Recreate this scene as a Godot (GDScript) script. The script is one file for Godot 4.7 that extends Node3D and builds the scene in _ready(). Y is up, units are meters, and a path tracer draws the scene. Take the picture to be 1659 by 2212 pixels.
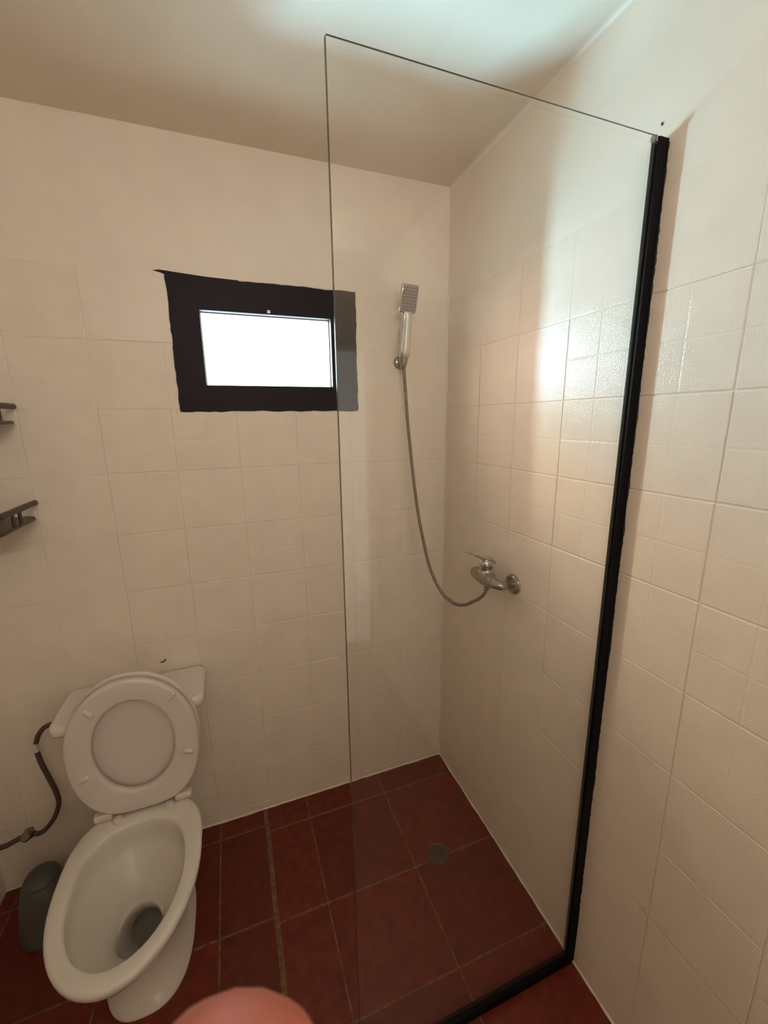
extends Node3D

var rng := RandomNumberGenerator.new()
var used := {}
var M := {}

const CEIL := 2.416
const LEFT := -1.70
const FRONT := 2.50


func _ready() -> void:
	rng.seed = 7
	camera_and_light()
	materials()
	build_walls()
	build_floor()
	build_ceiling()
	build_window()
	build_screen()
	build_toilet()
	build_shower()
	build_small_things()
	build_hand()
	build_unseen_lamp()


# ------------------------------------------------------------------ camera, sky, light
func camera_and_light() -> void:
	var cam := Camera3D.new()
	cam.name = "camera"
	cam.keep_aspect = Camera3D.KEEP_HEIGHT
	cam.fov = rad_to_deg(2.0 * atan(1106.0 / 896.26))
	cam.near = 0.005
	cam.far = 200.0
	cam.transform = Transform3D(Basis(Vector3(0.93709827, -0.01231091, 0.34884849), Vector3(0.08710721, 0.97600841, -0.19954928), Vector3(-0.33802243, 0.21738451, 0.91568816)), Vector3(-0.83636, 1.597, 1.52776))
	var att := CameraAttributesPhysical.new()
	att.frustum_focal_length = 9.724
	att.frustum_focus_distance = 1.6
	att.exposure_aperture = 17.0
	att.frustum_near = 0.005
	att.frustum_far = 200.0
	cam.attributes = att
	add_child(cam)
	cam.current = true

	var env := Environment.new()
	env.background_mode = Environment.BG_COLOR
	env.background_color = Color(0.93, 0.97, 1.0)
	env.background_energy_multiplier = 4.0
	env.tonemap_mode = Environment.TONE_MAPPER_LINEAR
	env.tonemap_exposure = 1.0
	env.sdfgi_enabled = true
	env.ssao_enabled = true
	env.ssil_enabled = true
	var we := WorldEnvironment.new()
	we.name = "world_environment"
	we.environment = env
	add_child(we)

	# unseen outdoor sources, placed to cast the bright patches on ceiling and right wall
	area_light("unseen_ground_light", Vector2(0.28, 0.55), Color(0.62, 0.88, 1.0), 20.0, Vector3(-1.36, 0.62, -1.335), Vector3(-0.62, 0.62, 0.0))
	area_light("unseen_strip_low_light", Vector2(0.09, 1.3), Color(0.66, 0.89, 1.0), 18.5, Vector3(-1.62, 1.6, -1.335), Vector3(-0.40, 1.6, 0.3))
	area_light("unseen_strip_high_light", Vector2(0.09, 0.8), Color(1.0, 0.98, 0.90), 5.5, Vector3(-1.62, 2.65, -1.335), Vector3(-0.40, 2.65, 0.3))
	# unseen warm source outside, placed to light the right wall through the window
	area_light("unseen_side_light", Vector2(1.3, 1.5), Color(1.0, 0.80, 0.72), 13.0, Vector3(-2.02, 2.3, -0.85), Vector3(-0.674, 1.9, -0.05))
	# diffuse daylight in the window opening
	area_light("window_light", Vector2(0.42, 0.22), Color(0.90, 1.0, 1.0), 0.2, Vector3(-0.674, 1.83, -0.06), Vector3(-0.674, 1.83, 1.0))
	# soft daylight through the open doorway behind the viewer
	area_light("doorway_light", Vector2(0.74, 1.85), Color(1.0, 0.978, 0.90), 0.23, Vector3(-0.41, 1.06, FRONT + 0.12), Vector3(-0.41, 1.06, 0.0))


func area_light(n: String, size: Vector2, c: Color, energy: float, at: Vector3, towards: Vector3) -> void:
	var l := AreaLight3D.new()
	l.name = n
	l.area_size = size
	l.light_color = c
	l.light_energy = energy
	l.shadow_enabled = true
	l.area_range = 12.0
	l.area_attenuation = 2.0
	add_child(l)
	l.look_at_from_position(at, towards, Vector3.UP)


# ------------------------------------------------------------------ helpers
func numbered(n: String) -> String:
	if not used.has(n):
		used[n] = 0
		return n
	used[n] += 1
	return "%s_%03d" % [n, used[n]]


func thing(n: String, label: String, category: String, at := Vector3.ZERO, kind := "") -> Node3D:
	var o := Node3D.new()
	o.name = numbered(n)
	o.position = at
	add_child(o)
	o.set_meta("label", label)
	if category != "":
		o.set_meta("category", category)
	if kind != "":
		o.set_meta("kind", kind)
	return o


func struct(n: String, label: String) -> Node3D:
	var o := thing(n, label, "", Vector3.ZERO, "structure")
	return o


func part(n: String, mesh: Mesh, m: Material, parent: Node, at := Vector3.ZERO, label := "") -> MeshInstance3D:
	var o := MeshInstance3D.new()
	o.name = n
	o.mesh = mesh
	o.material_override = m
	o.position = at
	parent.add_child(o, true)
	if label != "":
		o.set_meta("label", label)
	return o


func bx(size: Vector3) -> BoxMesh:
	var b := BoxMesh.new()
	b.size = size
	return b


func box_between(n: String, a: Vector3, b: Vector3, m: Material, parent: Node, label := "") -> MeshInstance3D:
	return part(n, bx((b - a).abs()), m, parent, (a + b) / 2.0, label)


func tri(st: SurfaceTool, a: Vector3, b: Vector3, c: Vector3) -> void:
	st.add_vertex(a)
	st.add_vertex(b)
	st.add_vertex(c)


func quad(st: SurfaceTool, a: Vector3, b: Vector3, c: Vector3, d: Vector3) -> void:
	tri(st, a, b, c)
	tri(st, a, c, d)


func begin() -> SurfaceTool:
	var st := SurfaceTool.new()
	st.begin(Mesh.PRIMITIVE_TRIANGLES)
	return st


func finish(st: SurfaceTool) -> ArrayMesh:
	st.generate_normals()
	st.index()
	return st.commit()


# rings of equal length joined by quads; caps are flat fans
func add_loft(st: SurfaceTool, rings: Array, cap0 := true, cap1 := true, closed := true, smooth := 0) -> void:
	st.set_smooth_group(smooth)
	for i in range(rings.size() - 1):
		var a: PackedVector3Array = rings[i]
		var b: PackedVector3Array = rings[i + 1]
		var n := a.size()
		for k in range(n if closed else n - 1):
			var l := (k + 1) % n
			quad(st, a[k], a[l], b[l], b[k])
	st.set_smooth_group(-1 if smooth != -1 else -1)
	for e in [[cap0, rings[0], true], [cap1, rings[-1], false]]:
		if not e[0]:
			continue
		var r: PackedVector3Array = e[1]
		var c := Vector3.ZERO
		for p in r:
			c += p
		c /= r.size()
		for k in range(r.size()):
			var l := (k + 1) % r.size()
			if e[2]:
				tri(st, c, r[l], r[k])
			else:
				tri(st, c, r[k], r[l])


func loft(rings: Array, cap0 := true, cap1 := true) -> ArrayMesh:
	var st := begin()
	add_loft(st, rings, cap0, cap1)
	return finish(st)


func ellipse(c: Vector3, hx: float, hz: float, n := 32) -> PackedVector3Array:
	var r := PackedVector3Array()
	for k in range(n):
		var t := TAU * k / n
		r.append(c + Vector3(hx * cos(t), 0, hz * sin(t)))
	return r


func egg(y: float, zc: float, hx: float, bf: float, bb: float, nf := 2.0, nb := 2.0, n := 56, cx := 0.0) -> PackedVector3Array:
	var r := PackedVector3Array()
	for k in range(n):
		var t := TAU * k / n
		var c := cos(t)
		var s := sin(t)
		var e := nf if s >= 0 else nb
		r.append(Vector3(cx + hx * signf(c) * pow(absf(c), 2.0 / e), y, zc + (bf if s >= 0 else bb) * signf(s) * pow(absf(s), 2.0 / e)))
	return r


func rrect(y: float, hx: float, hz: float, r: float, n := 5) -> PackedVector3Array:
	var o := PackedVector3Array()
	for q in range(4):
		var cx := (hx - r) * (1.0 if q == 0 or q == 3 else -1.0)
		var cz := (hz - r) * (1.0 if q < 2 else -1.0)
		for k in range(n + 1):
			var t := PI / 2 * (q + float(k) / n)
			o.append(Vector3(cx + r * cos(t), y, cz + r * sin(t)))
	return o


# a box along y with rounded upright corners and softened top and bottom edges
func rbox(size: Vector3, corner: float, edge: float) -> ArrayMesh:
	var h := size / 2.0
	var rings := []
	for e in [[-h.y, edge], [-h.y + edge * 0.3, edge * 0.3], [-h.y + edge, 0.0], [h.y - edge, 0.0], [h.y - edge * 0.3, edge * 0.3], [h.y, edge]]:
		rings.append(rrect(e[0], h.x - e[1], h.z - e[1], maxf(corner - e[1], 0.0004)))
	return loft(rings)


func catmull(pts: Array, per := 6) -> PackedVector3Array:
	var out := PackedVector3Array()
	for i in range(pts.size() - 1):
		var p0: Vector3 = pts[maxi(i - 1, 0)]
		var p1: Vector3 = pts[i]
		var p2: Vector3 = pts[i + 1]
		var p3: Vector3 = pts[mini(i + 2, pts.size() - 1)]
		for k in range(per):
			out.append(p1.cubic_interpolate(p2, p0, p3, float(k) / per))
	out.append(pts[-1])
	return out


func tube(pts: PackedVector3Array, rad: Variant, segs := 10) -> ArrayMesh:
	var rings := []
	var up := Vector3(0.137, 0.71, 0.69).normalized()
	for i in range(pts.size()):
		var d := (pts[mini(i + 1, pts.size() - 1)] - pts[maxi(i - 1, 0)]).normalized()
		up = (up - d * up.dot(d)).normalized()
		var side := d.cross(up)
		var rr: float = rad[i] if rad is Array or rad is PackedFloat32Array else rad
		var ring := PackedVector3Array()
		for k in range(segs):
			var t := TAU * k / segs
			ring.append(pts[i] + (up * cos(t) + side * sin(t)) * rr)
		rings.append(ring)
	return loft(rings)


# profile of [radius, height] turned about y
func lathe(prof: Array, segs := 28) -> ArrayMesh:
	var rings := []
	for p in prof:
		rings.append(ellipse(Vector3(0, p[1], 0), p[0], p[0], segs))
	return loft(rings)


# turns a node so that its y axis points along d
func aim(o: Node3D, d: Vector3) -> void:
	var y := d.normalized()
	var x := y.cross(Vector3(0, 0, 1))
	if x.length() < 0.05:
		x = Vector3(1, 0, 0)
	x = (x - y * x.dot(y)).normalized()
	o.basis = Basis(x, y, x.cross(y))


# ------------------------------------------------------------------ materials
func noise_image(size: int, freq: float, octaves: int, seed_: int, type := FastNoiseLite.TYPE_SIMPLEX_SMOOTH) -> Image:
	var n := FastNoiseLite.new()
	n.seed = seed_
	n.noise_type = type
	n.frequency = freq
	n.fractal_octaves = octaves
	return n.get_seamless_image(size, size)


func ramp_image(src: Image, a: Color, b: Color) -> ImageTexture:
	var w := src.get_width()
	var img := Image.create(w, w, false, Image.FORMAT_RGB8)
	for y in range(w):
		for x in range(w):
			img.set_pixel(x, y, a.lerp(b, src.get_pixel(x, y).r))
	return ImageTexture.create_from_image(img)


func plain(n: String, c: Color, rough: float, metal := 0.0) -> StandardMaterial3D:
	var m := StandardMaterial3D.new()
	m.resource_name = n
	m.albedo_color = c
	m.roughness = rough
	m.metallic = metal
	M[n] = m
	return m


func tri_world(m: StandardMaterial3D, scale: float) -> void:
	m.uv1_triplanar = true
	m.uv1_world_triplanar = true
	m.uv1_scale = Vector3.ONE * scale
	m.uv1_triplanar_sharpness = 8.0


func materials() -> void:
	var peel := ImageTexture.create_from_image(noise_image(1024, 0.1, 2, 11))
	var mottle := ramp_image(noise_image(256, 0.012, 4, 3), Color8(241, 227, 207), Color8(235, 220, 201))
	var paint := plain("wall_paint", Color.WHITE, 0.13)
	paint.albedo_texture = mottle
	paint.heightmap_enabled = true
	paint.heightmap_texture = peel
	paint.heightmap_scale = 0.042
	paint.metallic_specular = 0.25
	tri_world(paint, 2.2)
	var plaster := plain("plaster_paint", Color.WHITE, 0.42)
	plaster.albedo_texture = mottle
	plaster.heightmap_enabled = true
	plaster.heightmap_texture = peel
	plaster.heightmap_scale = 0.02
	tri_world(plaster, 1.4)
	var ceil_paint := plain("ceiling_paint", Color.WHITE, 0.7)
	ceil_paint.albedo_texture = ramp_image(noise_image(256, 0.012, 4, 9), Color8(236, 222, 200), Color8(230, 216, 195))
	tri_world(ceil_paint, 0.8)

	var clay_img := noise_image(512, 0.02, 5, 21)
	var clay_bump := ImageTexture.create_from_image(noise_image(512, 0.05, 4, 25))
	for i in range(3):
		var m := plain("terracotta_%d" % i, [Color(1, 1, 1), Color(0.93, 0.92, 0.9), Color(1.0, 0.95, 0.92)][i], 0.5)
		if i == 0:
			m.albedo_texture = ramp_image(clay_img, Color8(97, 30, 15), Color8(126, 47, 26))
		else:
			m.albedo_texture = M["terracotta_0"].albedo_texture
		m.heightmap_enabled = true
		m.heightmap_texture = clay_bump
		m.heightmap_scale = 0.04
		tri_world(m, 1.7)
	var grout := plain("grout", Color.WHITE, 0.85)
	grout.albedo_texture = ramp_image(noise_image(256, 0.05, 4, 5), Color8(98, 62, 44), Color8(150, 112, 86))
	tri_world(grout, 3.0)

	plain("frame_paint", Color8(31, 20, 25), 0.5).metallic_specular = 0.3
	plain("black_metal", Color8(10, 8, 10), 0.55).metallic_specular = 0.25
	plain("black_sealant", Color8(14, 13, 13), 0.6)
	plain("bead", Color8(92, 74, 80), 0.5)
	plain("white_metal", Color8(235, 235, 232), 0.4)
	plain("chrome", Color(0.80, 0.79, 0.76), 0.10, 1.0)
	plain("worn_chrome", Color(0.60, 0.57, 0.52), 0.26, 1.0)
	plain("hose_metal", Color(0.52, 0.47, 0.42), 0.34, 1.0)
	plain("rack_metal", Color(0.36, 0.30, 0.27), 0.38, 0.8)
	plain("spray_face", Color8(132, 118, 112), 0.5)
	plain("nozzle", Color8(62, 52, 50), 0.6)
	var cer := plain("ceramic", Color8(232, 224, 212), 0.16)
	cer.clearcoat_enabled = true
	cer.clearcoat = 0.4
	cer.clearcoat_roughness = 0.08
	plain("seat_plastic", Color8(226, 214, 203), 0.36)
	plain("drain_dark", Color8(34, 25, 19), 0.15)
	plain("supply_hose", Color8(84, 66, 56), 0.5)
	plain("bin_plastic", Color8(88, 86, 80), 0.4)
	plain("dark_speck", Color8(52, 44, 38), 0.7)
	plain("outside_plaster", Color8(240, 238, 230), 0.8)
	plain("drain_metal", Color(0.42, 0.38, 0.34), 0.5, 0.7)
	var skin := plain("skin", Color8(188, 104, 86), 0.5)
	skin.subsurf_scatter_enabled = true
	skin.subsurf_scatter_strength = 0.15
	plain("nail", Color8(222, 165, 148), 0.3)

	var glass := plain("clear_glass", Color(0.80, 0.86, 0.78, 0.009), 0.02)
	glass.transparency = BaseMaterial3D.TRANSPARENCY_ALPHA
	var pane := plain("window_glass", Color(0.9, 0.93, 0.93, 0.03), 0.03)
	pane.transparency = BaseMaterial3D.TRANSPARENCY_ALPHA
	plain("glass_edge", Color8(74, 76, 64), 0.2)


# ------------------------------------------------------------------ walls
const TU := 0.2
var tile_cache := {}


# one glazed tile with its moulded cross, lying in xy with its lower left corner at the origin;
# fill 0 has open joints, 2 joints nearly closed by old paint, 3 also a top edge skimmed over
func tile_mesh(variant: int, fill: int, cut := Rect2(0, 0, TU, TU)) -> ArrayMesh:
	var key := [variant, fill, cut]
	if tile_cache.has(key):
		return tile_cache[key]
	var f := mini(fill, 2)
	var g: float = [0.0012, 0.0007, 0.0002][f] + 0.0002 * (variant % 3)
	var b: float = [0.0016, 0.0020, 0.0026][f] + 0.0004 * (variant % 2)
	var d: float = [0.0015, 0.0011, 0.0005][f]
	var cross: float = [0.0003, 0.00055, 0.0004, 0.0007][variant % 4] * [1.0, 0.8, 0.45][f]
	var w := 0.0036
	var lines := []
	for ax in range(2):
		var lo: float = cut.position[ax]
		var hi: float = cut.end[ax]
		var l := [[lo + g, -d], [lo + g + b, 0.0], [hi - g - b, 0.0], [hi - g, -d]]
		if lo + g + b < TU / 2 - w - 0.002 and hi - g - b > TU / 2 + w + 0.002:
			l = [[lo + g, -d], [lo + g + b, 0.0], [TU / 2 - w, 0.0], [TU / 2, -cross], [TU / 2 + w, 0.0], [hi - g - b, 0.0], [hi - g, -d]]
		if ax == 1 and fill == 3:
			l[-1] = [hi, -0.0004]
		lines.append(l)
	var st := begin()
	st.set_smooth_group(-1)
	for i in range(lines[0].size() - 1):
		for j in range(lines[1].size() - 1):
			var c := []
			for o in [[0, 0], [0, 1], [1, 1], [1, 0]]:
				var u: Array = lines[0][i + o[0]]
				var v: Array = lines[1][j + o[1]]
				c.append(Vector3(u[0], v[0], minf(u[1], v[1])))
			quad(st, c[0], c[1], c[2], c[3])
	var m := finish(st)
	tile_cache[key] = m
	return m


func lay_tile(parent: Node3D, at: Vector3, turn: float, fill: int, cut := Rect2(0, 0, TU, TU)) -> void:
	var o := part("tile", tile_mesh(rng.randi() % 6, fill, cut), M.wall_paint, parent, at)
	var k := 0.0012 if fill == 0 else 0.0007
	var wob := Basis.from_euler(Vector3(rng.randf_range(-1, 1) * k, turn + rng.randf_range(-1, 1) * k, rng.randf_range(-1, 1) * 0.001))
	o.basis = wob
	o.position += wob.z * rng.randf_range(0.0, 0.0003 if fill == 0 else 0.0001)


func build_walls() -> void:
	var face := -0.0014
	var th := 0.10
	# back wall, with the opening for the window
	var wb := struct("wall_back", "beige painted tiled wall with the small window, shower corner and toilet")
	var hole := Rect2(-0.962, 1.64, 0.582, 0.386)
	var x0 := LEFT - th
	var x1 := th
	for r in [[x0, x1, -0.1, hole.position.y], [x0, x1, hole.end.y, 2.039], [x0, hole.position.x, hole.position.y, hole.end.y], [hole.end.x, x1, hole.position.y, hole.end.y]]:
		box_between("wall_section", Vector3(r[0], r[2], -th), Vector3(r[1], r[3], face), M.wall_paint, wb)
	box_between("plaster", Vector3(x0, 2.039, -th), Vector3(x1, CEIL + 0.1, -0.0004), M.plaster_paint, wb)
	for c in range(9):
		var xr := -0.0022 - c * TU
		var xl := xr - TU
		for r in range(-1, 10):
			var yb := 0.039 + r * TU
			var cut := Rect2(0, 0, TU, TU)
			if r == -1:
				cut = Rect2(0, TU - 0.039, TU, 0.039)
			if c == 8:
				cut.position.x = LEFT - xl
				cut.size.x = TU - (LEFT - xl)
			if r >= 8:
				if xl > -0.98 and xr < -0.36:
					continue
				if c == 4:
					cut.size.x = -0.975 - xl
				if c == 1:
					cut.position.x = -0.368 - xl
					cut.size.x = TU - cut.position.x
			if c == 5 and r == 9:
				continue
			if c == 4 and r == 9:
				continue
			lay_tile(wb, Vector3(xl, yb, 0), 0.0, 3 if r == 9 else (2 if (c >= 6 and r > 1) or r == 8 else (1 if c >= 5 or r < 2 or rng.randf() < 0.15 else 0)), cut)
	# filler spread over the missing tile beside the window, its lower corner cut off
	var st := begin()
	var poly := [Vector2(-1.2, 2.039), Vector2(-0.971, 2.039), Vector2(-0.971, 1.8405), Vector2(-1.162, 1.8405), Vector2(-1.2, 1.872)]
	add_prism(st, poly, face, 0.0007)
	part("filler_patch", finish(st), M.plaster_paint, wb)
	st = begin()
	add_prism(st, [Vector2(-1.2015, 1.8695), Vector2(-1.1655, 1.8385), Vector2(-1.2015, 1.8385)], face, 0.0)
	part("tile", finish(st), M.wall_paint, wb)

	var wr := struct("wall_right", "beige painted tiled wall carrying the black screen profile and the mixer")
	box_between("wall_section", Vector3(-face, -0.1, 0), Vector3(th, 2.039, FRONT), M.wall_paint, wr)
	box_between("plaster", Vector3(0.0004, 2.039, 0), Vector3(th, CEIL + 0.1, FRONT), M.plaster_paint, wr)
	for c in range(-1, 12):
		var z0 := 0.0353 + c * TU
		for r in range(-1, 10):
			var cut := Rect2(0, 0, TU, TU)
			if r == -1:
				cut = Rect2(0, TU - 0.039, TU, 0.039)
			if c == -1:
				cut.position.x = TU - 0.0353
				cut.size.x = 0.0353
			lay_tile(wr, Vector3(0, 0.039 + r * TU, z0), -PI / 2, 3 if r == 9 else (2 if c < 1 or r < 2 else (1 if r < 5 or c < 2 or rng.randf() < 0.25 else 0)), cut)
	var wl := struct("wall_left", "beige painted plaster wall beyond the toilet")
	box_between("plaster", Vector3(LEFT - th, -0.1, 0), Vector3(LEFT, CEIL + 0.1, FRONT), M.plaster_paint, wl)
	var wf := struct("wall_front", "beige painted plaster wall behind the viewer, mirrored in the shower glass")
	box_between("plaster", Vector3(LEFT - th, -0.1, FRONT), Vector3(-0.80, CEIL + 0.1, FRONT + th), M.plaster_paint, wf)
	box_between("plaster", Vector3(-0.80, 2.0, FRONT), Vector3(th, CEIL + 0.1, FRONT + th), M.plaster_paint, wf)
	box_between("plaster", Vector3(-0.02, -0.1, FRONT), Vector3(th, 2.0, FRONT + th), M.plaster_paint, wf)
	# added closed porch, keeps sky light from flooding in at the doorway
	var hl := struct("wall_added_porch", "added plaster porch behind the viewer, closing the doorway off from the sky")
	var h0 := FRONT + th
	box_between("plaster", Vector3(-1.3, -0.1, h0 + 0.9), Vector3(0.4, CEIL + 0.1, h0 + 1.0), M.plaster_paint, hl)
	box_between("plaster", Vector3(-1.4, -0.1, h0), Vector3(-1.3, CEIL + 0.1, h0 + 1.0), M.plaster_paint, hl)
	box_between("plaster", Vector3(0.4, -0.1, h0), Vector3(0.5, CEIL + 0.1, h0 + 1.0), M.plaster_paint, hl)
	box_between("plaster", Vector3(-1.4, CEIL, h0), Vector3(0.5, CEIL + 0.1, h0 + 1.0), M.plaster_paint, hl)
	box_between("floor_section", Vector3(-1.4, -0.1, h0), Vector3(0.5, -0.001, h0 + 1.0), M.grout, hl)

	# lumpy painted sealant where walls meet the floor and each other
	for e in [["baseboard_back", Vector3(LEFT, 0.002, 0.0), Vector3(0, 0.002, 0.0), "thin lumpy painted seal along the foot of the window wall"], ["baseboard_right", Vector3(0, 0.002, 0), Vector3(0, 0.002, FRONT), "thin lumpy painted seal along the foot of the mixer wall"], ["trim_1", Vector3(0, 0, 0), Vector3(0, 2.05, 0), "thin painted seal up the corner behind the shower hose"]]:
		var a: Vector3 = e[1]
		var b: Vector3 = e[2]
		var pts := PackedVector3Array()
		var rad := []
		var n := int(a.distance_to(b) / 0.012)
		var nz := FastNoiseLite.new()
		nz.seed = 31
		nz.frequency = 0.11
		for k in range(n + 1):
			pts.append(a.lerp(b, float(k) / n))
			rad.append(clampf(0.0042 + nz.get_noise_1d(k) * 0.004, 0.002, 0.008))
		var o := part(e[0], tube(pts, rad, 8), M.plaster_paint, self)
		o.set_meta("label", e[3])
		o.set_meta("kind", "structure")


# polygon in xy given clockwise or not, from z0 to z1, edges softened a little
func add_prism(st: SurfaceTool, poly: Array, z0: float, z1: float) -> void:
	var pv := PackedVector2Array()
	for p in poly:
		pv.append(p)
	if not Geometry2D.is_polygon_clockwise(pv):
		pv.reverse()
	st.set_smooth_group(-1)
	var idx := Geometry2D.triangulate_polygon(pv)
	for k in range(0, idx.size(), 3):
		var q := [pv[idx[k]], pv[idx[k + 1]], pv[idx[k + 2]]]
		if (q[1] - q[0]).cross(q[2] - q[0]) > 0:
			q.reverse()
		tri(st, Vector3(q[0].x, q[0].y, z1), Vector3(q[1].x, q[1].y, z1), Vector3(q[2].x, q[2].y, z1))
		tri(st, Vector3(q[2].x, q[2].y, z0), Vector3(q[1].x, q[1].y, z0), Vector3(q[0].x, q[0].y, z0))
	for k in range(pv.size()):
		var a := pv[k]
		var b := pv[(k + 1) % pv.size()]
		quad(st, Vector3(a.x, a.y, z1), Vector3(a.x, a.y, z0), Vector3(b.x, b.y, z0), Vector3(b.x, b.y, z1))


func build_floor() -> void:
	var f := struct("floor", "dark terracotta tiled bathroom floor with pale brown joints")
	box_between("bedding", Vector3(LEFT - 0.1, -0.1, -0.1), Vector3(0.1, -0.0012, FRONT + 0.1), M.grout, f)
	var zs_a := [-0.02, 0.108, 0.438, 0.745, 1.075, 1.405, 1.735, 2.065, 2.395, 2.5]
	var zs_b := [-0.02, 0.078, 0.416, 0.745, 1.075, 1.405, 1.735, 2.065, 2.395, 2.5]
	for side in [[[0.0, -0.327, -0.653, -0.816], zs_a], [[-0.827, -0.997, -1.327, -1.657, LEFT], zs_b]]:
		var xs: Array = side[0]
		var zs: Array = side[1]
		for i in range(xs.size() - 1):
			for j in range(zs.size() - 1):
				var hx: float = (xs[i] - xs[i + 1]) / 2.0 - 0.0028
				var hz: float = (minf(zs[j + 1], FRONT) - maxf(zs[j], 0.0)) / 2.0 - 0.0028
				var rings := [rrect(-0.008, hx, hz, 0.003, 2), rrect(-0.0012, hx, hz, 0.003, 2), rrect(0, hx - 0.0014, hz - 0.0014, 0.003, 2)]
				var st := begin()
				add_loft(st, rings, false, true, true, -1)
				var o := part("tile", finish(st), M["terracotta_%d" % (rng.randi() % 3)], f, Vector3((xs[i] + xs[i + 1]) / 2.0, rng.randf_range(-0.0004, 0.0003), (maxf(zs[j], 0.0) + minf(zs[j + 1], FRONT)) / 2.0))
				o.rotation = Vector3(rng.randf_range(-1, 1) * 0.0012, 0, rng.randf_range(-1, 1) * 0.0012)


func build_ceiling() -> void:
	var c := struct("ceiling", "off-white painted ceiling rounding softly into the wall")
	box_between("slab", Vector3(LEFT - 0.1, CEIL + 0.002, -0.1), Vector3(0.1, CEIL + 0.1, FRONT + 0.1), M.ceiling_paint, c)
	# plaster skin, coved into the right wall
	var rings := []
	var prof := [Vector2(LEFT - 0.02, CEIL), Vector2(-0.06, CEIL)]
	for k in range(11):
		var t := 1.50 * k / 10.0
		prof.append(Vector2(-0.014 + 0.0165 * sin(t), CEIL - 0.0165 + 0.0165 * cos(t)))
	for z in [-0.02, FRONT + 0.02]:
		var r := PackedVector3Array()
		for p in prof:
			r.append(Vector3(p.x, p.y, z))
		rings.append(r)
	var st := begin()
	add_loft(st, rings, false, false, false)
	part("cove", finish(st), M.plaster_paint, c)


# ------------------------------------------------------------------ window
func ragged_bar(a: Vector2, b: Vector2, inner_a: Vector2, inner_b: Vector2, seed_: int) -> ArrayMesh:
	# outer edge from a to b is hand-painted and uneven, inner edge is straight
	var n := 40
	var nz := FastNoiseLite.new()
	nz.seed = seed_
	nz.frequency = 0.17
	var out := (((a + b) - (inner_a + inner_b)) / 2.0).normalized()
	var st := begin()
	st.set_smooth_group(-1)
	var z1 := 0.0016
	var z0 := -0.022
	var prev := []
	for k in range(n + 1):
		var t := float(k) / n
		var o := a.lerp(b, t) + out * (nz.get_noise_1d(k) * 0.0042)
		var i := inner_a.lerp(inner_b, t)
		var col := [Vector3(i.x, i.y, z0), Vector3(i.x, i.y, z1), Vector3(o.x, o.y, z1), Vector3(o.x, o.y, z0)]
		if k > 0:
			for m in range(4):
				var l := (m + 1) % 4
				quad(st, prev[m], prev[l], col[l], col[m])
		if k == 0 or k == n:
			quad(st, col[0], col[1], col[2], col[3])
		prev = col
	return finish(st)


func build_window() -> void:
	var w := struct("window_1", "small bright window in a wide black painted frame")
	var ol := -0.972
	var orr := -0.371
	var ob := 1.630
	var ot := 2.036
	var il := -0.885
	var ir := -0.463
	var ib := 1.714
	var it := 1.942
	part("frame_bar", ragged_bar(Vector2(ol, ot), Vector2(orr, ot), Vector2(il, it), Vector2(ir, it), 1), M.frame_paint, w)
	part("frame_bar", ragged_bar(Vector2(orr, ob), Vector2(ol, ob), Vector2(ir, ib), Vector2(il, ib), 2), M.frame_paint, w)
	part("frame_bar", ragged_bar(Vector2(ol, ob), Vector2(ol, ot), Vector2(il, ib), Vector2(il, it), 3), M.frame_paint, w)
	part("frame_bar", ragged_bar(Vector2(orr, ot), Vector2(orr, ob), Vector2(ir, it), Vector2(ir, ib), 4), M.frame_paint, w)
	# paint that ran past the upper corner
	var st := begin()
	add_prism(st, [Vector2(-1.004, 2.0435), Vector2(-0.985, 2.047), Vector2(-0.93, 2.0435), Vector2(-0.86, 2.0395), Vector2(-0.76, 2.0375), Vector2(-0.76, 2.030), Vector2(-0.97, 2.0335), Vector2(-0.985, 2.0395)], -0.0003, 0.0008)
	part("paint_smear", finish(st), M.frame_paint, w, Vector3.ZERO, "black paint smeared past the frame corner")
	# sash hanging a little behind the frame
	var z := -0.030
	var t := 0.0042
	var sash := part("sash", bx(Vector3(ir - il + 0.004, t, 0.006)), M.bead, w, Vector3((il + ir) / 2, it, z))
	part("sash_bar", bx(Vector3(ir - il + 0.004, t, 0.006)), M.bead, w, Vector3((il + ir) / 2, ib, z))
	part("sash_bar", bx(Vector3(t, it - ib, 0.006)), M.bead, w, Vector3(il, (it + ib) / 2, z))
	part("sash_bar", bx(Vector3(t, it - ib, 0.006)), M.bead, w, Vector3(ir, (it + ib) / 2, z))
	sash.name = "sash_bar"
	part("pane", bx(Vector3(ir - il, it - ib, 0.004)), M.window_glass, w, Vector3((il + ir) / 2, (it + ib) / 2, z))
	part("light_gap_tab", rbox(Vector3(0.010, 0.008, 0.006), 0.001, 0.0008), M.white_metal, w, Vector3(-0.672, 1.9505, 0.004), "small white tab standing for light through a gap at the top of the frame")  # white tab painted in for light that shows through the gap
	# unseen wall, paving and pier outside, set behind the outdoor area lights
	var o := struct("wall_outside_unseen", "unseen white plaster wall, paving and pier outside the window, backing the outdoor lights")
	box_between("wall_section", Vector3(-2.95, -0.1, -2.2), Vector3(-2.75, 3.4, -0.11), M.outside_plaster, o)
	box_between("paving", Vector3(-2.75, -0.1, -2.2), Vector3(0.3, 0.0, -0.11), M.outside_plaster, o)
	var e := box_between("pier", Vector3(-0.06, 0, -0.12), Vector3(0.06, 3.2, 0.0), M.outside_plaster, o)
	e.position = Vector3(-1.70, 1.6, -1.44)
	e.rotation.y = atan2(1.17, 1.585)


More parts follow.
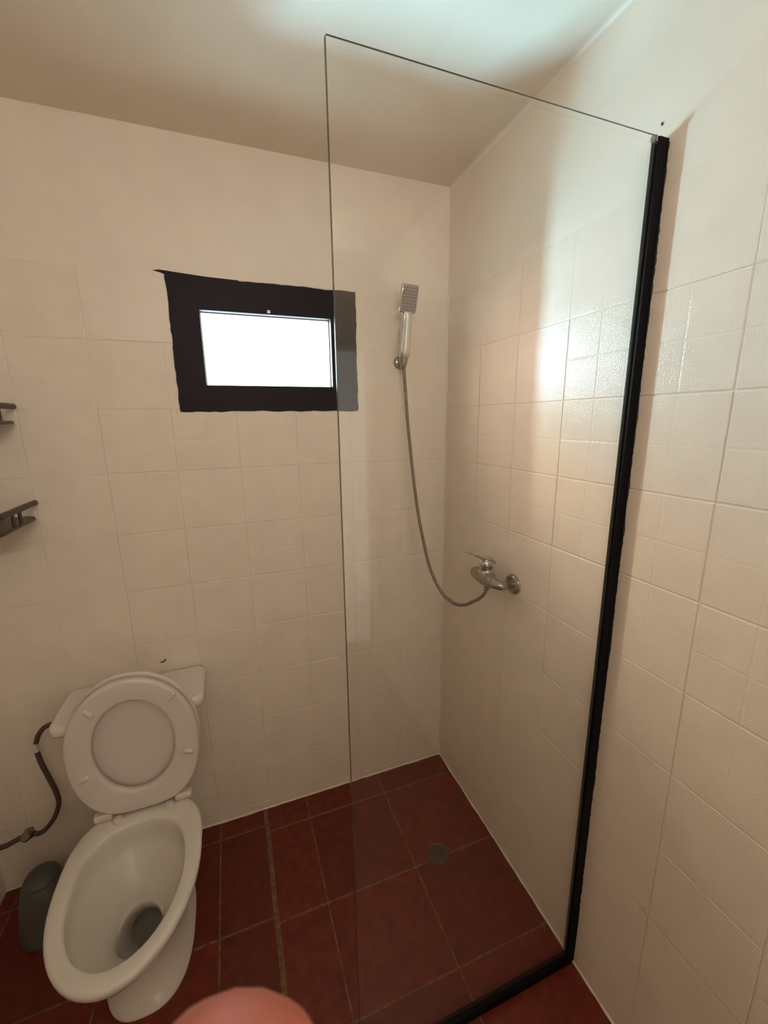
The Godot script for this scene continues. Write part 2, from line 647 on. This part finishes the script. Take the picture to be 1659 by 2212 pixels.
# ------------------------------------------------------------------ shower screen
func build_screen() -> void:
	var zc := 0.845
	var s := thing("shower_screen", "tall clear glass shower screen held by black wall and floor profiles", "shower screen", Vector3(0, 0, zc))
	box_between("glass_panel", Vector3(-0.662, 0.012, -0.004), Vector3(-0.004, 2.113, 0.004), M.clear_glass, s, "clear glass sheet")
	box_between("glass_edge", Vector3(-0.6632, 0.012, -0.003), Vector3(-0.6622, 2.113, 0.003), M.glass_edge, s, "dark polished free edge of the glass")
	box_between("glass_edge", Vector3(-0.662, 2.1132, 0.0022), Vector3(-0.02, 2.1142, 0.004), M.glass_edge, s, "polished top edge of the glass")
	var wp := box_between("wall_profile", Vector3(-0.006, 0.0, -0.0085), Vector3(-0.0, 2.112, 0.0085), M.black_metal, s, "black upright channel on the tiled wall")
	box_between("flange", Vector3(-0.0245, 0.0, -0.0085) - wp.position, Vector3(-0.006, 2.112, -0.0045) - wp.position, M.black_metal, wp)
	box_between("flange", Vector3(-0.0245, 0.0, 0.0045) - wp.position, Vector3(-0.006, 2.112, 0.0085) - wp.position, M.black_metal, wp)
	# ragged bead of sealant beside the profile
	var pts := PackedVector3Array()
	var rad := []
	var nz := FastNoiseLite.new()
	nz.seed = 5
	nz.frequency = 0.31
	for k in range(421):
		pts.append(Vector3(0.0, 0.005 + k * 0.005, 0.0085))
		rad.append(clampf(0.0020 + nz.get_noise_1d(k) * 0.0022 + nz.get_noise_1d(k * 0.13 + 90.0) * 0.0022, 0.0008, 0.005))
	part("sealant", tube(pts, rad, 7), M.black_sealant, wp, -wp.position)
	var fp := box_between("floor_profile", Vector3(-0.664, 0.0, -0.011), Vector3(-0.008, 0.010, 0.010), M.black_metal, s, "black channel on the floor under the glass")
	box_between("flange", Vector3(-0.664, 0.010, -0.011) - fp.position, Vector3(-0.008, 0.026, -0.0045) - fp.position, M.black_metal, fp)
	box_between("flange", Vector3(-0.664, 0.010, 0.0045) - fp.position, Vector3(-0.008, 0.026, 0.010) - fp.position, M.black_metal, fp)
	part("clip", rbox(Vector3(0.008, 0.009, 0.0105), 0.002, 0.001), M.spray_face, s, Vector3(-0.029, 2.1105, 0), "small grey clip at the top of the glass")


# ------------------------------------------------------------------ toilet
func build_toilet() -> void:
	var cx := -1.190
	var t := thing("toilet", "off-white ceramic toilet with raised seat and lid under the window wall", "toilet", Vector3(cx, 0, 0))
	# bowl: foot, outside, rim and inside as one surface
	var rings := [
		egg(0.0, 0.33, 0.118, 0.200, 0.19, 2.6, 3.0), egg(0.012, 0.33, 0.118, 0.200, 0.19, 2.6, 3.0), egg(0.022, 0.33, 0.106, 0.187, 0.18, 2.5, 3.0),
		egg(0.10, 0.335, 0.093, 0.165, 0.17, 2.3, 2.8), egg(0.17, 0.35, 0.096, 0.170, 0.18, 2.2, 2.8), egg(0.23, 0.375, 0.112, 0.195, 0.19, 2.1, 2.8),
		egg(0.29, 0.405, 0.140, 0.232, 0.205, 2.0, 2.8), egg(0.335, 0.42, 0.160, 0.256, 0.212, 2.0, 2.9), egg(0.365, 0.428, 0.172, 0.268, 0.214, 2.0, 3.0),
		egg(0.380, 0.43, 0.1785, 0.274, 0.216, 2.0, 3.0), egg(0.390, 0.43, 0.1795, 0.275, 0.217, 2.0, 3.0), egg(0.397, 0.43, 0.177, 0.273, 0.215, 2.0, 3.0), egg(0.400, 0.43, 0.171, 0.267, 0.209, 2.0, 3.0),
		egg(0.400, 0.455, 0.142, 0.213, 0.178, 2.0, 2.4), egg(0.397, 0.455, 0.137, 0.208, 0.173, 2.0, 2.4), egg(0.388, 0.455, 0.134, 0.205, 0.170, 2.0, 2.4),
		egg(0.355, 0.455, 0.136, 0.205, 0.172, 2.0, 2.4), egg(0.318, 0.452, 0.130, 0.196, 0.166, 2.0, 2.3), egg(0.308, 0.452, 0.123, 0.188, 0.160, 2.0, 2.2),
		egg(0.27, 0.45, 0.108, 0.155, 0.130, 2.0, 2.0), egg(0.235, 0.448, 0.086, 0.112, 0.098, 2.0, 2.0), egg(0.210, 0.445, 0.066, 0.078, 0.076, 2.2, 2.2), egg(0.200, 0.443, 0.060, 0.069, 0.068, 2.3, 2.3)]
	# the outlet goes on from the bowl and bends back under it
	var trap := catmull([Vector3(0, 0.190, 0.4425), Vector3(0, 0.163, 0.428), Vector3(0, 0.120, 0.392), Vector3(0, 0.080, 0.350), Vector3(0, 0.058, 0.295), Vector3(0, 0.070, 0.240), Vector3(0, 0.115, 0.205), Vector3(0, 0.17, 0.195)], 4)
	for i in range(trap.size()):
		var d := (trap[mini(i + 1, trap.size() - 1)] - trap[maxi(i - 1, 0)]).normalized()
		if i == 0:
			d = Vector3(0, -1, -0.2).normalized()
		var n := d.cross(Vector3(1, 0, 0)).normalized()
		var f := minf(1.0, i / 9.0)
		var ring := PackedVector3Array()
		for k in range(56):
			var a := TAU * k / 56.0
			ring.append(trap[i] + Vector3(1, 0, 0) * (lerpf(0.0575, 0.046, f) * cos(a)) + n * (lerpf(0.0650, 0.042, f) * sin(a)))
		rings.append(ring)
	part("bowl", loft(rings), M.ceramic, t)
	# cistern
	var body := []
	for e in [[0.40, 0.135, 0.058, 0.080], [0.41, 0.148, 0.068, 0.083], [0.50, 0.160, 0.076, 0.089], [0.66, 0.180, 0.083, 0.094], [0.692, 0.183, 0.085, 0.095]]:
		var r := rrect(e[0], e[1], e[2], 0.035, 6)
		for k in range(r.size()):
			r[k].z += e[3] + 0.004
		body.append(r)
	part("cistern", loft(body), M.ceramic, t)
	part("cistern_lid", rbox(Vector3(0.424, 0.036, 0.205), 0.028, 0.010), M.ceramic, t, Vector3(-0.006, 0.7075, 0.106), "cistern cover against the wall")
	# seat and lid, both raised; local x across, y along the seat from the hinge, z towards the room
	var tilt := Node3D.new()
	var outer := seat_outline(0.179, 0.452, 0.145, 72)
	var inner := PackedVector2Array()
	for k in range(72):
		var a := TAU * k / 72.0 - PI / 2
		inner.append(Vector2(0.111 * cos(a), 0.227 + 0.155 * sin(a)))
	var ring_mesh := seat_ring(outer, inner, 0.021)
	var seat := part("seat", ring_mesh, M.seat_plastic, t, Vector3(0.006, 0.410, 0.2445), "raised seat ring, its underside to the room")
	for b in [Vector2(-0.098, 0.372), Vector2(0.118, 0.372), Vector2(0.145, 0.168), Vector2(-0.138, 0.160)]:
		var o := part("bumper", rbox(Vector3(0.032, 0.014, 0.015), 0.007, 0.005), M.seat_plastic, seat, Vector3(b.x, b.y, 0.0105))
		o.basis = Basis(Vector3(1, 0, 0), Vector3(0, 0, 1), Vector3(0, -1, 0))
		o.rotate_z(atan2(b.y - 0.227, b.x))
	var lid := part("lid", lid_mesh(seat_outline(0.183, 0.458, 0.150, 72), 0.010), M.seat_plastic, t, Vector3(0.006, 0.410, 0.2165), "raised lid behind the seat ring")
	for sx in [-0.112, 0.112]:
		var h := part("hinge", rbox(Vector3(0.052, 0.022, 0.024), 0.008, 0.004), M.seat_plastic, t, Vector3(0.006 + sx, 0.412, 0.240))
		h.rotation.z = 0.0
		var pin := part("hinge_cap", lathe([[0.0135, 0.0], [0.0135, 0.006], [0.010, 0.009]], 20), M.seat_plastic, h, Vector3(-sx * 0.36, -0.011, 0.020))
		pin.name = "hinge_cap"
	tilt.free()


func seat_outline(hw: float, length: float, base_half: float, n: int) -> PackedVector2Array:
	# straight hinge edge at y = 0, widening to hw and closing in a round front
	var o := PackedVector2Array()
	var yc := length * 0.50
	for k in range(n):
		var a := TAU * k / n - PI / 2
		var c := cos(a)
		var s := sin(a)
		if s >= 0:
			o.append(Vector2(hw * c, yc + (length - yc) * s))
		else:
			var e := 2.0 / 3.6
			o.append(Vector2(hw * signf(c) * pow(absf(c), e), yc + yc * signf(s) * pow(absf(s), e)))
	for k in range(n):
		if o[k].y < yc:
			var f := 1.0 - o[k].y / yc
			o[k].x *= 1.0 - (1.0 - base_half / hw) * f * f * 1.0
	return o


func seat_ring(outer: PackedVector2Array, inner: PackedVector2Array, th: float) -> ArrayMesh:
	var n := outer.size()
	var prof := [[0.0, -0.5], [0.0, 0.15], [0.04, 0.42], [0.12, 0.5], [0.45, 0.38], [0.86, 0.46], [0.955, 0.36], [1.0, 0.1], [1.0, -0.5]]
	var rings := []
	for k in range(n + 1):
		var r := PackedVector3Array()
		var a := outer[k % n]
		var b := inner[k % n]
		for p in prof:
			var q := a.lerp(b, p[0])
			r.append(Vector3(q.x, q.y, p[1] * th))
		rings.append(r)
	var st := begin()
	add_loft(st, rings, false, false, true)
	return finish(st)


func lid_mesh(outline: PackedVector2Array, th: float) -> ArrayMesh:
	var c := Vector2(0, 0.22)
	var rings := []
	for e in [[0.94, -0.5], [0.985, -0.35], [1.0, 0.0], [0.99, 0.35], [0.965, 0.5], [0.90, 0.36], [0.4, 0.30], [0.02, 0.30]]:
		var r := PackedVector3Array()
		for p in outline:
			var q: Vector2 = c + (p - c) * e[0]
			r.append(Vector3(q.x, q.y, e[1] * th))
		rings.append(r)
	return loft(rings)


# ------------------------------------------------------------------ shower fittings
func build_shower() -> void:
	# bracket on the window wall
	var br := thing("shower_bracket", "round chrome wall bracket holding the hand shower", "shower bracket", Vector3(-0.203, 1.806, 0.0))
	var pl := part("wall_plate", lathe([[0.024, 0.0], [0.024, 0.006], [0.020, 0.010], [0.012, 0.012]], 28), M.worn_chrome, br)
	aim(pl, Vector3(0, 0, 1))
	var arm := part("arm", tube(PackedVector3Array([Vector3(0, 0, 0.010), Vector3(0, 0, 0.026)]), 0.010, 14), M.worn_chrome, br)
	arm.name = "arm"
	var cup := part("socket", lathe([[0.0125, -0.014], [0.0145, -0.010], [0.0165, 0.012], [0.0165, 0.016]], 22), M.worn_chrome, br, Vector3(-0.002, 0.0, 0.042))
	aim(cup, Vector3(0.02, 0.98, 0.17))

	# hand shower: handle and square spray head, leaning forward
	var base := Vector3(-0.2055, 1.792, 0.044)
	var top := Vector3(-0.203, 1.966, 0.073)
	var hs := thing("hand_shower", "chrome hand shower with rectangular spray head standing in its bracket", "hand shower", base)
	var axis := (top - base).normalized()
	aim(hs, axis)
	var ln := base.distance_to(top)
	part("handle", loft(handle_rings(ln)), M.chrome, hs)
	part("connector", lathe([[0.0085, -0.012], [0.0100, -0.006], [0.0130, 0.006], [0.0130, 0.028]], 20), M.worn_chrome, hs)
	var head := part("spray_head", rbox(Vector3(0.064, 0.090, 0.018), 0.005, 0.004), M.chrome, hs, Vector3(0.0, ln + 0.042, 0.004))
	head.rotation.x = 0.10
	head.rotation.z = -0.03
	var fm := part("spray_face", rbox(Vector3(0.057, 0.002, 0.083), 0.004, 0.0007), M.spray_face, head, Vector3(0, 0, 0.0092), "grey rubber spray plate")
	fm.basis = Basis(Vector3(1, 0, 0), Vector3(0, 0, 1), Vector3(0, -1, 0))
	var nm := lathe([[0.0021, 0.0], [0.0019, 0.0012], [0.0011, 0.0022]], 8)
	for r in range(8):
		for c in range(6):
			var o := part("nozzle", nm, M.nozzle, head, Vector3(-0.0225 + c * 0.009, -0.0345 + r * 0.0098, 0.010))
			aim(o, Vector3(0, 0, 1))

	# hose, ribbed metal
	var pts := catmull([Vector3(-0.2058, 1.786, 0.0435), Vector3(-0.2032, 1.7726, 0.045), Vector3(-0.1967, 1.6066, 0.06), Vector3(-0.1918, 1.4788, 0.08), Vector3(-0.1848, 1.3482, 0.1), Vector3(-0.1759, 1.2339, 0.12), Vector3(-0.1679, 1.1395, 0.15), Vector3(-0.1586, 1.0473, 0.185), Vector3(-0.1423, 0.9831, 0.22), Vector3(-0.128, 0.9505, 0.26), Vector3(-0.1076, 0.9365, 0.3), Vector3(-0.0904, 0.9469, 0.335), Vector3(-0.0782, 0.9662, 0.36), Vector3(-0.065, 0.9885, 0.385), Vector3(-0.059, 1.0145, 0.405), Vector3(-0.0556, 1.0386, 0.412)], 30)
	var even := PackedVector3Array()
	var curve := Curve3D.new()
	for p in pts:
		curve.add_point(p)
	var total := curve.get_baked_length()
	var n := int(total / 0.0016)
	var rad := []
	for k in range(n + 1):
		even.append(curve.sample_baked(total * k / n))
		rad.append(0.0066 if k % 4 < 2 else 0.0055)
	var hose := thing("shower_hose", "ribbed metal shower hose hanging from the hand shower to the mixer", "shower hose", Vector3.ZERO)
	part("hose", tube(even, rad, 9), M.hose_metal, hose)
	var nut := part("hose_nut", lathe([[0.0085, -0.010], [0.0095, -0.006], [0.0095, 0.010], [0.008, 0.012]], 16), M.worn_chrome, hose, Vector3(-0.0556, 1.038, 0.412))
	aim(nut, Vector3(0.05, 0.95, 0.25))

	# mixer on the right wall
	var mx := thing("shower_mixer", "chrome single-lever shower mixer on the tiled wall", "shower mixer", Vector3(0, 1.067, 0.0))
	for z in [0.33, 0.48]:
		var fl := part("wall_flange", lathe([[0.034, 0.0], [0.034, 0.004], [0.030, 0.010], [0.018, 0.013], [0.016, 0.013]], 30), M.worn_chrome, mx, Vector3(0, 0, z))
		aim(fl, Vector3(-1, 0, 0))
		var un := part("union_nut", lathe([[0.0135, 0.0], [0.0135, 0.018], [0.0155, 0.019], [0.0155, 0.031], [0.0135, 0.032]], 8 if z > 0.4 else 8), M.worn_chrome, mx, Vector3(-0.012, 0, z))
		aim(un, Vector3(-1, 0, 0))
	var bp := catmull([Vector3(-0.036, 0, 0.481), Vector3(-0.052, 0.001, 0.478), Vector3(-0.062, 0.004, 0.462), Vector3(-0.063, 0.006, 0.44), Vector3(-0.062, 0.009, 0.42), Vector3(-0.062, 0.010, 0.405), Vector3(-0.062, 0.009, 0.39), Vector3(-0.063, 0.006, 0.37), Vector3(-0.062, 0.004, 0.348), Vector3(-0.052, 0.001, 0.332), Vector3(-0.036, 0, 0.329)], 5)
	var br2 := []
	for k in range(bp.size()):
		var u := absf(2.0 * k / (bp.size() - 1) - 1.0)
		br2.append(lerpf(0.031, 0.0155, smoothstep(0.05, 0.8, u)))
	part("body", tube(bp, br2, 22), M.worn_chrome, mx)
	var cart := part("cartridge", lathe([[0.0255, 0.0], [0.026, 0.014], [0.0235, 0.016], [0.0235, 0.019], [0.025, 0.020], [0.0245, 0.040], [0.021, 0.050], [0.012, 0.054]], 28), M.chrome, mx, Vector3(-0.061, 0.022, 0.411))
	cart.rotation.z = 0.10
	# lever: flat blade rising away from the wall
	var lv := []
	for e in [[0.022, 0.058, 0.020, 0.010], [0.010, 0.067, 0.0225, 0.0135], [-0.012, 0.073, 0.0215, 0.0115], [-0.038, 0.085, 0.0180, 0.0075], [-0.068, 0.099, 0.0150, 0.0050], [-0.092, 0.108, 0.0125, 0.0040], [-0.099, 0.110, 0.009, 0.0028]]:
		var r := PackedVector3Array()
		for k in range(18):
			var a := TAU * k / 18.0
			r.append(Vector3(e[0], e[1] + 0.0, 0) + Vector3(-sin(0.3) * e[3] * sin(a), e[3] * sin(a), e[2] * cos(a)))
		lv.append(r)
	var lever := part("lever", loft(lv), M.chrome, mx, Vector3(-0.058, 0.002, 0.411))
	lever.rotation.y = 0.25
	part("outlet", lathe([[0.009, 0.0], [0.011, 0.006], [0.011, 0.02]], 18), M.worn_chrome, mx, Vector3(-0.058, -0.028, 0.412))


func handle_rings(ln: float) -> Array:
	var rings := []
	for e in [[0.026, 0.0130, 0.0105, 0.004], [0.029, 0.0168, 0.0135, 0.003], [0.05, 0.0172, 0.0140, 0.003], [ln * 0.55, 0.0165, 0.0138, 0.003], [ln - 0.016, 0.0155, 0.0125, 0.003], [ln - 0.004, 0.0148, 0.0110, 0.003], [ln + 0.004, 0.0140, 0.009, 0.003]]:
		rings.append(rrect(e[0], e[1], e[2], e[3], 4))
	return rings


# ------------------------------------------------------------------ small things
func build_small_things() -> void:
	# floor drain
	var d := thing("floor_drain", "small round grey drain grate set in the terracotta floor", "floor drain", Vector3(-0.232, 0.0, 0.424))
	part("ring", loft([ellipse(Vector3(0, -0.002, 0), 0.041, 0.041, 36), ellipse(Vector3(0, 0.003, 0), 0.041, 0.041, 36), ellipse(Vector3(0, 0.004, 0), 0.038, 0.038, 36), ellipse(Vector3(0, 0.0018, 0), 0.033, 0.033, 36), ellipse(Vector3(0, 0.0005, 0), 0.033, 0.033, 36)], true, true), M.drain_metal, d)
	part("grate", lathe([[0.0325, 0.0006], [0.0325, 0.0022], [0.031, 0.0028]], 36), M.drain_metal, d)
	var hm := lathe([[0.0028, 0.0], [0.0028, 0.0003]], 8)
	for e in [[0.0, 1], [0.010, 6], [0.019, 10], [0.027, 14]]:
		for k in range(e[1]):
			var a: float = TAU * k / e[1]
			part("drain_hole", hm, M.drain_dark, d, Vector3(e[0] * cos(a), 0.00275, e[0] * sin(a)))

	# water supply of the cistern
	var sh := thing("supply_hose", "brown flexible water hose curving from the cistern to the wall valve", "water hose", Vector3.ZERO)
	var a1 := catmull([Vector3(-1.372, 0.672, 0.1), Vector3(-1.4134, 0.6753, 0.1), Vector3(-1.4329, 0.6744, 0.1), Vector3(-1.4566, 0.6642, 0.095), Vector3(-1.4766, 0.6393, 0.09), Vector3(-1.4889, 0.6101, 0.085)], 6)
	part("hose", tube(a1, 0.0075, 10), M.supply_hose, sh)
	part("sleeve", tube(catmull([Vector3(-1.4889, 0.6111, 0.085), Vector3(-1.4935, 0.595, 0.082), Vector3(-1.4945, 0.5783, 0.08)], 4), 0.0088, 12), M.seat_plastic, sh, Vector3.ZERO, "pale sleeve between the two lengths of hose")
	var a2 := catmull([Vector3(-1.4945, 0.5790, 0.08), Vector3(-1.4891, 0.5275, 0.08), Vector3(-1.4777, 0.4662, 0.08), Vector3(-1.4678, 0.4077, 0.08), Vector3(-1.4679, 0.365, 0.08), Vector3(-1.4869, 0.3162, 0.08), Vector3(-1.5154, 0.2807, 0.08), Vector3(-1.536, 0.2705, 0.08), Vector3(-1.5500, 0.276, 0.08)], 6)
	part("hose", tube(a2, 0.0075, 10), M.supply_hose, sh)
	var av := thing("angle_valve", "small chrome shut-off valve on a stub pipe low beside the toilet", "valve", Vector3(-1.562, 0.282, 0.08))
	part("body", rbox(Vector3(0.026, 0.026, 0.026), 0.007, 0.004), M.worn_chrome, av)
	part("stub_pipe", tube(PackedVector3Array([Vector3(0, 0, 0), Vector3(-0.06, -0.022, 0), Vector3(LEFT + 1.562, -0.03, 0)]), 0.008, 12), M.supply_hose, av)
	var kn := part("knob", lathe([[0.006, 0.0], [0.006, 0.014], [0.014, 0.015], [0.015, 0.026], [0.011, 0.029]], 14), M.worn_chrome, av)
	aim(kn, Vector3(0, 0.4, 0.9))

	# shelf rack in the left corner
	var rk := thing("wall_rack", "dark metal two-tier shelf rack fixed in the left corner", "shelf rack", Vector3(LEFT, 1.32, 0.0))
	for tier in [[0.0, 0.245, 0.305], [0.282, 0.20, 0.298]]:
		var y: float = tier[0]
		var dep: float = tier[1]
		var w: float = tier[2]
		var c := Vector3(w / 2, y, dep / 2 + 0.004)
		part("shelf", rbox(Vector3(w, 0.010, dep), 0.03, 0.003), M.rack_metal, rk, c)
		var pts := PackedVector3Array([Vector3(w - 0.004, y + 0.045, 0.006)])
		for k in range(9):
			var a := PI / 2 * k / 8.0
			pts.append(Vector3(w - 0.034 + 0.030 * cos(a), y + 0.045, dep - 0.03 + 0.030 * sin(a)))
		pts.append(Vector3(0.004, y + 0.045, dep))
		part("rail", tube(pts, 0.0085, 10), M.rack_metal, rk)
		for p in [Vector2(w - 0.005, dep * 0.45), Vector2(w - 0.005, dep * 0.62), Vector2(w * 0.6, dep), Vector2(w * 0.25, dep)]:
			part("post", tube(PackedVector3Array([Vector3(p.x, y + 0.004, p.y), Vector3(p.x, y + 0.045, p.y)]), 0.0045, 8), M.rack_metal, rk)
	for p in [Vector3(0.20, 0, 0.008), Vector3(0.02, 0, 0.008)]:
		part("upright", tube(PackedVector3Array([p, p + Vector3(0, 0.33, 0)]), 0.006, 8), M.rack_metal, rk)

	# container between toilet and wall
	var bn := thing("floor_container", "dim grey conical container on the floor between toilet and wall", "container", Vector3(-1.515, 0, 0.165))
	part("body", lathe([[0.082, 0.0], [0.085, 0.004], [0.083, 0.014], [0.062, 0.14], [0.050, 0.175], [0.046, 0.18]], 32), M.bin_plastic, bn)
	part("cap", lathe([[0.047, 0.18], [0.048, 0.186], [0.040, 0.197], [0.016, 0.203]], 28), M.bin_plastic, bn)

	# marks on the walls
	var nl := thing("nail", "tiny dark nail in the wall above the screen profile", "nail", Vector3(0.0, 2.146, 0.835))
	var sh2 := part("head", lathe([[0.0018, 0.0], [0.0022, 0.001], [0.001, 0.0016]], 12), M.dark_speck, nl, Vector3(0, 0, 0))
	aim(sh2, Vector3(-1, 0, 0))
	part("shank", tube(PackedVector3Array([Vector3(0, 0, 0), Vector3(-0.001, -0.004, 0.0005)]), 0.0008, 6), M.dark_speck, nl)
	var hk := thing("dark_mark", "tiny dark mark on the wall above the cistern", "pin", Vector3(-1.122, 0.764, 0.0))  # tiny dark mark, shaped as a thin curved speck
	part("shank", tube(catmull([Vector3(-0.007, -0.003, -0.001), Vector3(-0.004, -0.002, 0.003), Vector3(0.003, 0.0, 0.004), Vector3(0.008, 0.004, 0.003)], 4), 0.0022, 8), M.dark_speck, hk)
	part("head", lathe([[0.0025, 0.0], [0.003, 0.002], [0.0015, 0.003]], 10), M.dark_speck, hk, Vector3(0.008, 0.003, 0.002))


# ------------------------------------------------------------------ the hand below the lens
func build_hand() -> void:
	var cam_t := Transform3D(Basis(Vector3(0.93709827, -0.01231091, 0.34884849), Vector3(0.08710721, 0.97600841, -0.19954928), Vector3(-0.33802243, 0.21738451, 0.91568816)), Vector3(-0.83636, 1.597, 1.52776))
	var h := thing("person", "out-of-focus pink fingertip of the hand holding the camera", "person", Vector3.ZERO)
	h.transform = cam_t
	# joints: x right, y up, z towards the holder
	var bones := []
	var chain := func(pts: Array, rad: Array) -> void:
		for i in range(pts.size() - 1):
			bones.append([pts[i], pts[i + 1], rad[i], rad[i + 1]])
	chain.call([Vector3(-0.060, -0.125, 0.030), Vector3(-0.047, -0.098, -0.012), Vector3(-0.037, -0.0835, -0.034), Vector3(-0.0160, -0.0647, -0.0405)], [0.0125, 0.0125, 0.0128, 0.0124])
	chain.call([Vector3(-0.052, -0.140, 0.028), Vector3(-0.022, -0.132, -0.008), Vector3(0.004, -0.122, -0.022), Vector3(0.022, -0.114, -0.018)], [0.0115, 0.0105, 0.0095, 0.0085])
	chain.call([Vector3(-0.046, -0.156, 0.030), Vector3(-0.016, -0.152, -0.004), Vector3(0.010, -0.144, -0.016), Vector3(0.026, -0.136, -0.010)], [0.011, 0.010, 0.009, 0.008])
	chain.call([Vector3(-0.044, -0.172, 0.034), Vector3(-0.018, -0.172, 0.004), Vector3(0.004, -0.166, -0.008), Vector3(0.018, -0.160, -0.004)], [0.0100, 0.0090, 0.0082, 0.0072])
	chain.call([Vector3(-0.058, -0.150, 0.082), Vector3(-0.030, -0.122, 0.078), Vector3(-0.006, -0.104, 0.062), Vector3(0.012, -0.092, 0.046)], [0.014, 0.0125, 0.0110, 0.0095])
	for e in [[Vector3(-0.060, -0.127, 0.032), Vector3(-0.070, -0.170, 0.085)], [Vector3(-0.053, -0.142, 0.032), Vector3(-0.068, -0.176, 0.088)], [Vector3(-0.048, -0.157, 0.034), Vector3(-0.066, -0.184, 0.090)], [Vector3(-0.045, -0.172, 0.038), Vector3(-0.064, -0.190, 0.092)], [Vector3(-0.058, -0.150, 0.082), Vector3(-0.068, -0.180, 0.095)]]:
		bones.append([e[0], e[1], 0.0125, 0.018])
	bones.append([Vector3(-0.068, -0.182, 0.092), Vector3(-0.085, -0.225, 0.135), 0.024, 0.026])
	bones.append([Vector3(-0.085, -0.225, 0.135), Vector3(-0.12, -0.31, 0.22), 0.027, 0.036])
	part("hand", surface_net(bones, 0.0032, 0.006), M.skin, h)
	var nm := part("fingernail", rbox(Vector3(0.0115, 0.0012, 0.013), 0.005, 0.0005), M.nail, h, Vector3(-0.0160, -0.0725, -0.0515))
	aim(nm, Vector3(0.05, -0.1, -0.99))


func sd(p: Vector3, bones: Array, k: float) -> float:
	var d := 1.0
	for b in bones:
		var a: Vector3 = b[0]
		var ab: Vector3 = b[1] - a
		var t := clampf((p - a).dot(ab) / ab.length_squared(), 0.0, 1.0)
		var e: float = (p - a - ab * t).length() - lerpf(b[2], b[3], t)
		if e < d + k:
			var hh := clampf(0.5 + 0.5 * (d - e) / k, 0.0, 1.0)
			d = lerpf(d, e, hh) - k * hh * (1.0 - hh)
	return d


func surface_net(bones: Array, cell: float, blend: float) -> ArrayMesh:
	var val := {}
	var cells := {}
	for b in bones:
		var r: float = maxf(b[2], b[3]) + cell * 2.5
		var lo: Vector3 = (b[0] as Vector3).min(b[1]) - Vector3.ONE * r
		var hi: Vector3 = (b[0] as Vector3).max(b[1]) + Vector3.ONE * r
		var a: Vector3 = b[0]
		var ab: Vector3 = b[1] - a
		for x in range(floori(lo.x / cell), ceili(hi.x / cell)):
			for y in range(floori(lo.y / cell), ceili(hi.y / cell)):
				for z in range(floori(lo.z / cell), ceili(hi.z / cell)):
					var c := Vector3i(x, y, z)
					if cells.has(c):
						continue
					var p := Vector3(c) * cell
					var t := clampf((p - a).dot(ab) / ab.length_squared(), 0.0, 1.0)
					var dist: float = (p - a - ab * t).length() - lerpf(b[2], b[3], t)
					if absf(dist) < cell * 3.0:
						cells[c] = true
	var verts := {}
	for c in cells:
		var acc := Vector3.ZERO
		var n := 0
		var f := []
		for o in range(8):
			var q: Vector3i = c + Vector3i(o & 1, (o >> 1) & 1, (o >> 2) & 1)
			if not val.has(q):
				val[q] = sd(Vector3(q) * cell, bones, blend)
			f.append(val[q])
		for o in range(8):
			for ax in [1, 2, 4]:
				if o & ax:
					continue
				var u: float = f[o]
				var v: float = f[o | ax]
				if (u < 0) != (v < 0):
					var t := u / (u - v)
					var p0 := Vector3(o & 1, (o >> 1) & 1, (o >> 2) & 1)
					var p1 := Vector3((o | ax) & 1, ((o | ax) >> 1) & 1, ((o | ax) >> 2) & 1)
					acc += p0.lerp(p1, t)
					n += 1
		if n > 0:
			verts[c] = (Vector3(c) + acc / n) * cell
	var st := begin()
	st.set_smooth_group(0)
	for c in verts:
		for ax in range(3):
			var step := Vector3i.ZERO
			step[ax] = 1
			var u: float = val[c]
			var v: float = val[c + step]
			if (u < 0) == (v < 0):
				continue
			var s1 := Vector3i.ZERO
			var s2 := Vector3i.ZERO
			s1[(ax + 1) % 3] = 1
			s2[(ax + 2) % 3] = 1
			if not (verts.has(c - s1) and verts.has(c - s2) and verts.has(c - s1 - s2)):
				continue
			var q := [verts[c], verts[c - s1], verts[c - s1 - s2], verts[c - s2]]
			if u < 0:
				quad(st, q[0], q[3], q[2], q[1])
			else:
				quad(st, q[0], q[1], q[2], q[3])
	return finish(st)


# ------------------------------------------------------------------ unseen lamp behind the viewer, placed to light the upper walls
func build_unseen_lamp() -> void:
	var l := thing("unseen_lamp", "unseen long lamp behind the viewer, placed to light the upper walls", "lamp", Vector3(-0.78, 2.17, FRONT))
	part("housing", rbox(Vector3(0.80, 0.05, 0.06), 0.008, 0.004), M.white_metal, l, Vector3(0, -0.01, -0.03))
	box_between("added_shade_board", Vector3(-0.5, -0.06, -0.205), Vector3(0.5, -0.045, 0.0), M.white_metal, l)  # added board, shades the floor and lower walls from the lamp
	var back := part("reflector", bx(Vector3(0.78, 0.16, 0.004)), M.white_metal, l, Vector3(0, 0.035, -0.052))
	back.rotation.x = -0.27
	var glow := plain("unseen_lamp_diffuser", Color8(250, 246, 236), 0.4)
	glow.emission_enabled = true
	glow.emission = Color(1.0, 0.98, 0.93)
	glow.emission_energy_multiplier = 2.0
	var t := part("unseen_lamp_tube", tube(PackedVector3Array([Vector3(-0.36, 0, 0), Vector3(0.36, 0, 0)]), 0.013, 16), glow, l, Vector3(0, 0.033, -0.075), "glowing tube of the unseen lamp")
	t.name = "unseen_lamp_tube"
	area_light("unseen_lamp_light", Vector2(0.72, 0.14), Color(1.0, 0.98, 0.97), 0.96, l.position + Vector3(0, 0.04, -0.095), l.position + Vector3(0, 0.95, -2.6))
